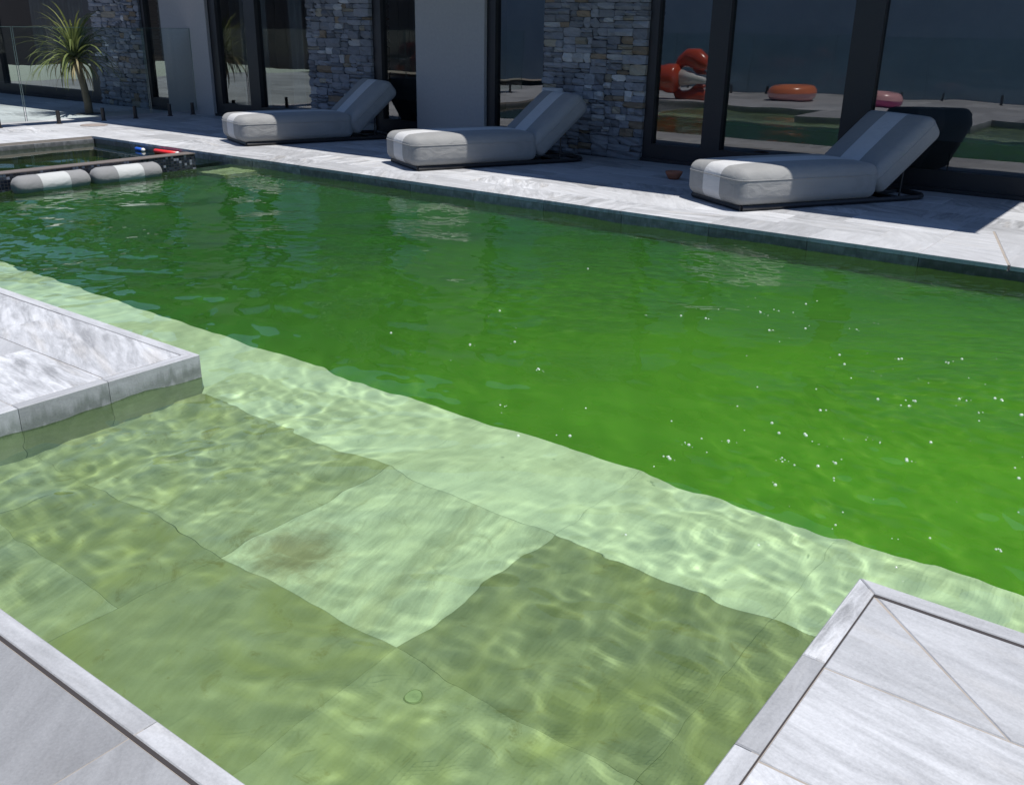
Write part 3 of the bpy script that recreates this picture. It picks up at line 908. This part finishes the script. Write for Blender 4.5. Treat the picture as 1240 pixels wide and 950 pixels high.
fence('glass_fence', (-13.0, -3.2, 0), 0.0, [(1.9 * i + 0.01, 1.9 * i + 1.89) for i in range(10)], [1.9 * i + d for i in range(10) for d in (0.4, 1.5)],
      'frameless glass fence along the garden, seen only mirrored in the house glass')

# ------------------------------------------------------------------ palm
def palm(loc):
    P = empty('palm', loc)
    tag(P, 'small strappy leaved palm with a thin trunk behind the glass fence', 'palm')
    tr = [(0.0, 0, -0.05), (0.0, 0, 0.2), (-0.01, -0.02, 0.45), (-0.03, -0.05, 0.7), (-0.04, -0.07, 0.86)]
    MB().tube(tr, [0.065, 0.055, 0.05, 0.05, 0.045], 10).build('trunk', M_BARK, P, True)
    MB().tube([(0, 0, 0.062), (0, 0, 0.066)], [0.19, 0.17], 18).build('soil', M_CORE, P)
    g = random.Random(4)
    top = Vector((-0.04, -0.07, 0.84))
    groups = {'leaf': [], 'dry_leaf': []}
    for i in range(150):
        dry = i >= 125
        az = g.uniform(0, 2 * math.pi)
        el0 = g.uniform(R(-5), R(85)) if not dry else g.uniform(R(-40), R(5))
        ln = g.uniform(0.6, 0.98) if not dry else g.uniform(0.35, 0.6)
        droop = g.uniform(1.6, 3.0)
        w = g.uniform(0.016, 0.026)
        V = []; pos = top + Vector((0, 0, g.uniform(-0.08, 0.05))); el = el0
        n = 7
        tw = Vector((-math.sin(az), math.cos(az), 0))
        for k in range(n + 1):
            t = k / n
            ww = w * (0.6 + 0.9 * t if t < 0.35 else 0.92 * (1 - t) ** 0.6 + 0.05)
            nrm = Vector((-math.cos(az) * math.sin(el), -math.sin(az) * math.sin(el), math.cos(el)))
            V += [pos - tw * ww, pos + nrm * (-0.25 * ww), pos + tw * ww]
            pos = pos + Vector((math.cos(az) * math.cos(el), math.sin(az) * math.cos(el), math.sin(el))) * ln / n
            el -= droop * (0.3 + t) / n
        F = []
        for k in range(n):
            a = 3 * k
            F += [(a, a + 1, a + 4, a + 3), (a + 1, a + 2, a + 5, a + 4)]
        nm = 'dry_leaf' if dry else 'leaf'
        link(nm, mesh(nm, V, F, True), M_DEAD if dry else M_LEAF, P)
palm((-13.66, 7.80, -0.06))

# ------------------------------------------------------------------ small things on the deck and in the water
b = MB()
prof = [(0.045, 0.0), (0.06, 0.02), (0.075, 0.05), (0.082, 0.07), (0.075, 0.07), (0.066, 0.05), (0.05, 0.022), (0.001, 0.02)]
n = 18
V = [(r_ * math.cos(2 * math.pi * k / n), r_ * math.sin(2 * math.pi * k / n), z_) for r_, z_ in prof for k in range(n)]
F = [(i * n + k, i * n + (k + 1) % n, (i + 1) * n + (k + 1) % n, (i + 1) * n + k) for i in range(len(prof) - 1) for k in range(n)]
F.append(tuple(range(n - 1, -1, -1)))
tag(link('terracotta_bowl', mesh('terracotta_bowl', V, F, True), M_TERRA, None, (-4.12, 8.0, 0.001)), 'small terracotta bowl on the shaded paving left of the nearest lounger', 'bowl')

def lid(loc, rad, label, name, mat, cat):
    V = []; n = 28; pr = [(rad, 0), (rad, 0.004), (rad * 0.94, 0.007), (rad * 0.90, 0.004), (rad * 0.86, 0.007), (0.001, 0.008)]
    V = [(r_ * math.cos(2 * math.pi * k / n), r_ * math.sin(2 * math.pi * k / n), z_) for r_, z_ in pr for k in range(n)]
    F = [(i * n + k, i * n + (k + 1) % n, (i + 1) * n + (k + 1) % n, (i + 1) * n + k) for i in range(len(pr) - 1) for k in range(n)]
    o = link(name, mesh(name, V, F), mat, None, loc, recv=True)
    return tag(o, label, cat)
lid((-12.1, 6.95, 0.001), 0.17, 'round brown skimmer lid set in the paving near the glass fence', 'skimmer_lid', M_LID, 'lid')
M_INLET = simple('stained white inlet', (0.46, 0.50, 0.36), 0.6, nscale=30)
lid((-1.314, 1.379, ZS + 0.001), 0.026, 'small pale round floor inlet under the shallow water', 'floor_inlet', M_INLET, 'drain')

def stick(loc, rz, ln, rad, mat, tipmat, name, label):
    S = empty(name, loc, rz)
    tag(S, label, 'pool toy')
    MB().tube([(-ln / 2, 0, 0), (-ln / 2 + 0.01, 0, 0), (ln / 2 - 0.03, 0, 0)], [rad * 0.7, rad, rad], 10).build('stick_body', mat, S, True)
    MB().tube([(ln / 2 - 0.03, 0, 0), (ln / 2 - 0.01, 0, 0), (ln / 2, 0, 0)], [rad * 1.02, rad, rad * 0.5], 10).build('end_cap', tipmat, S, True)
stick((-9.42, 6.215, -0.055), R(2), 0.42, 0.026, M_RED, M_WHITEPL, 'red_float_stick', 'long red stick floating against the spa far wall')
stick((-9.93, 6.215, -0.065), R(-4), 0.18, 0.022, M_BLUE, M_WHITEPL, 'blue_float_stick', 'short blue and white stick floating in the spa corner')

# ------------------------------------------------------------------ pool toys on the garden side (seen mirrored in the glass)
def torus(R0, r1, nu=36, nv=14, squash=1.0):
    V = [((R0 + r1 * math.cos(b_)) * math.cos(a_), (R0 + r1 * math.cos(b_)) * math.sin(a_), r1 * squash * math.sin(b_))
         for a_ in np.linspace(0, 2 * math.pi, nu, endpoint=False) for b_ in np.linspace(0, 2 * math.pi, nv, endpoint=False)]
    F = [(i * nv + j, ((i + 1) % nu) * nv + j, ((i + 1) % nu) * nv + (j + 1) % nv, i * nv + (j + 1) % nv) for i in range(nu) for j in range(nv)]
    return V, F
def ring(loc, label, bot, top, R0=0.36, r1=0.15):
    G = empty('swim_ring', loc)
    tag(G, label, 'swim ring', 'swim rings on the garden side deck')
    V, F = torus(R0, r1)
    V = [Vector((v[0], v[1], v[2] + r1)) for v in V]
    lo = [f for f in F if sum(V[i].z for i in f) / 4 < r1]; hi = [f for f in F if sum(V[i].z for i in f) / 4 >= r1]
    link('lower_half', submesh('lower_half', V, lo), bot, G)
    link('upper_half', submesh('upper_half', V, hi), top, G)
ring((-7.45, -1.30, 0.0), 'orange and pink swim ring mirrored in the glass door', M_PINK, M_ORANGE)
ring((-5.5, -0.75, 0.0), 'deep pink swim ring mirrored in the glass beside the wide door post', M_MAGENTA, M_PINK, 0.26, 0.14)

def blob(V0, ctrs, rads, n=14):
    m = MB(); m.tube(ctrs, rads, n); return m
def lobster(loc, rz):
    Lb = empty('lobster_float', loc, rz)
    tag(Lb, 'big orange red inflatable lobster float mirrored in the glass door', 'pool float')
    body = MB()
    pts, rads = [], []
    for i in range(25):
        t = i / 24
        pts.append((-0.75 + 1.2 * t, 0, 0.42))
        rads.append((0.19 + 0.10 * t) * (0.93 + 0.07 * abs(math.sin(t * 14))))
    rads[0] *= 0.4; rads[-1] *= 0.3; rads[-2] *= 0.75
    body.tube(pts, rads, 18)
    body.build('body', M_LOBSTER, Lb, True)
    for s_ in (-1, 1):
        zc = 0.42 + s_ * 0.10
        claw = MB()
        claw.tube([(0.30, -0.1, 0.42 + s_ * 0.18), (0.36, -0.16, 0.42 + s_ * 0.30), (0.52, -0.18, 0.42 + s_ * 0.38), (0.72, -0.16, 0.42 + s_ * 0.36), (0.92, -0.12, 0.42 + s_ * 0.28), (1.0, -0.1, 0.42 + s_ * 0.24)], [0.07, 0.10, 0.15, 0.17, 0.12, 0.03], 14)
        claw.tube([(0.62, -0.16, 0.42 + s_ * 0.30), (0.78, -0.18, 0.42 + s_ * 0.16), (0.95, -0.16, 0.42 + s_ * 0.12)], [0.08, 0.075, 0.02], 12)
        claw.build('claw', M_LOBSTER, Lb, True)
    MB().tube([(0.42, -0.06, 0.44), (0.7, -0.08, 0.44), (1.02, -0.06, 0.40)], [0.16, 0.13, 0.04], 14).build('nose_pad', M_WHITEPL, Lb, True)
    tl = MB()
    for a in (-0.5, 0.0, 0.5):
        tl.tube([(-0.72, 0, 0.42), (-0.9, 0.0, 0.42 + 0.2 * a), (-1.08, 0, 0.42 + 0.4 * a)], [0.09, 0.12, 0.03], 10)
    tl.build('tail_fan', M_LOBSTER, Lb, True)
lobster((-9.5, 0.42, -0.02), R(0))

# wall added out of view to give the house glass a dim blue-grey reflection
GW = empty('backdrop_wall', (-10, -3.75, 0))
tag(GW, 'tall plain wall added to be mirrored dimly in the house glass', 'wall')
MB().box(-8, 24, -0.2, 0, -2.4, 3.4).build('backdrop_wall_panel', M_BACKWALL, GW)
MB().box(-8, 24, -0.24, 0.04, 3.4005, 3.46).build('backdrop_wall_cap', M_BACKWALL, GW)
def screen(loc, rz, n, label):  # made-up unseen screens that keep the left windows' reflections dark
    S = empty('reflection_screen', loc, rz)
    tag(S, label, 'fence')
    MB().box(0, n * 0.5, 0.03, 0.06, -0.1, 3.2).build('backing', M_CORE, S)
    me = None
    for i in range(n):
        if me is None:
            o = MB().box(0.01, 0.49, -0.01, 0.028, -0.1, 3.2).build('board', M_REFLSCREEN, S); me = o.data
        else:
            o = link('board', me, None, S)
        o.location = (i * 0.5, 0, 0)
screen((-18.1, -3.78, 0), math.pi, 60, 'dark stained timber screen added to darken the left window reflections')
screen((-32.0, 9.0, 0), -math.pi / 2, 26, 'dark stained timber screen added at the far left to darken window reflections')

# ------------------------------------------------------------------ bubbles drifting on the water
def bubbles():
    g = random.Random(9)
    V, F = [], []
    pts = []
    # pixel-free scatter: clusters where the return jets stir the surface
    cl = [(-0.55, 4.0, 0.9, 70), (0.1, 3.4, 0.5, 34), (-1.0, 2.95, 0.4, 20), (-0.7, 2.6, 0.35, 12), (-1.9, 4.6, 0.6, 26), (-0.2, 4.9, 0.6, 30), (-1.7, 2.6, 0.5, 12), (-2.6, 3.6, 0.7, 12)]
    for cx, cy, sp, n_ in cl:
        for _ in range(n_):
            x_, y_ = g.gauss(cx, sp * 0.6), g.gauss(cy, sp * 0.5)
            if y_ < 2.3 and (x_ > XRP - 0.02): continue
            if y_ > 6.1 or y_ < 1.0 or x_ > 3.8: continue
            pts.append((x_, y_))
            if g.random() < 0.3:
                for _ in range(g.randint(1, 4)): pts.append((x_ + g.uniform(-.03, .03), y_ + g.uniform(-.015, .015)))
    hs = height(np.array([p[0] for p in pts]), np.array([p[1] for p in pts])) + ZW
    for (x_, y_), h_ in zip(pts, hs):
        r_ = g.choice([0.0014, 0.002, 0.002, 0.003, 0.004, 0.0065])
        b0 = len(V)
        for i in range(4):
            ph = math.pi / 2 * i / 3.4
            for k in range(8):
                a = 2 * math.pi * k / 8
                V.append((x_ + r_ * math.cos(ph) * math.cos(a), y_ + r_ * math.cos(ph) * math.sin(a), float(h_) + r_ * math.sin(ph)))
        for i in range(3):
            for k in range(8):
                F.append((b0 + i * 8 + k, b0 + i * 8 + (k + 1) % 8, b0 + (i + 1) * 8 + (k + 1) % 8, b0 + (i + 1) * 8 + k))
        F.append(tuple(b0 + 24 + k for k in range(8)))
    t = NT('bubble film')
    tr = t.n('BsdfTransparent', {0: (0.97, 1, 0.97, 1)}).outputs[0]
    gl = t.principled(base=(0.9, 0.95, 0.9), rough=0.12, spec=0.8)
    m = t.surf(t.n('MixShader', {0: 0.45, 1: tr, 2: gl}).outputs[0])
    o = link('foam_bubbles', mesh('foam_bubbles', V, F, True), m)
    tag(o, 'tiny white bubbles drifting on the green water at the right', 'bubbles', kind='stuff')
bubbles()
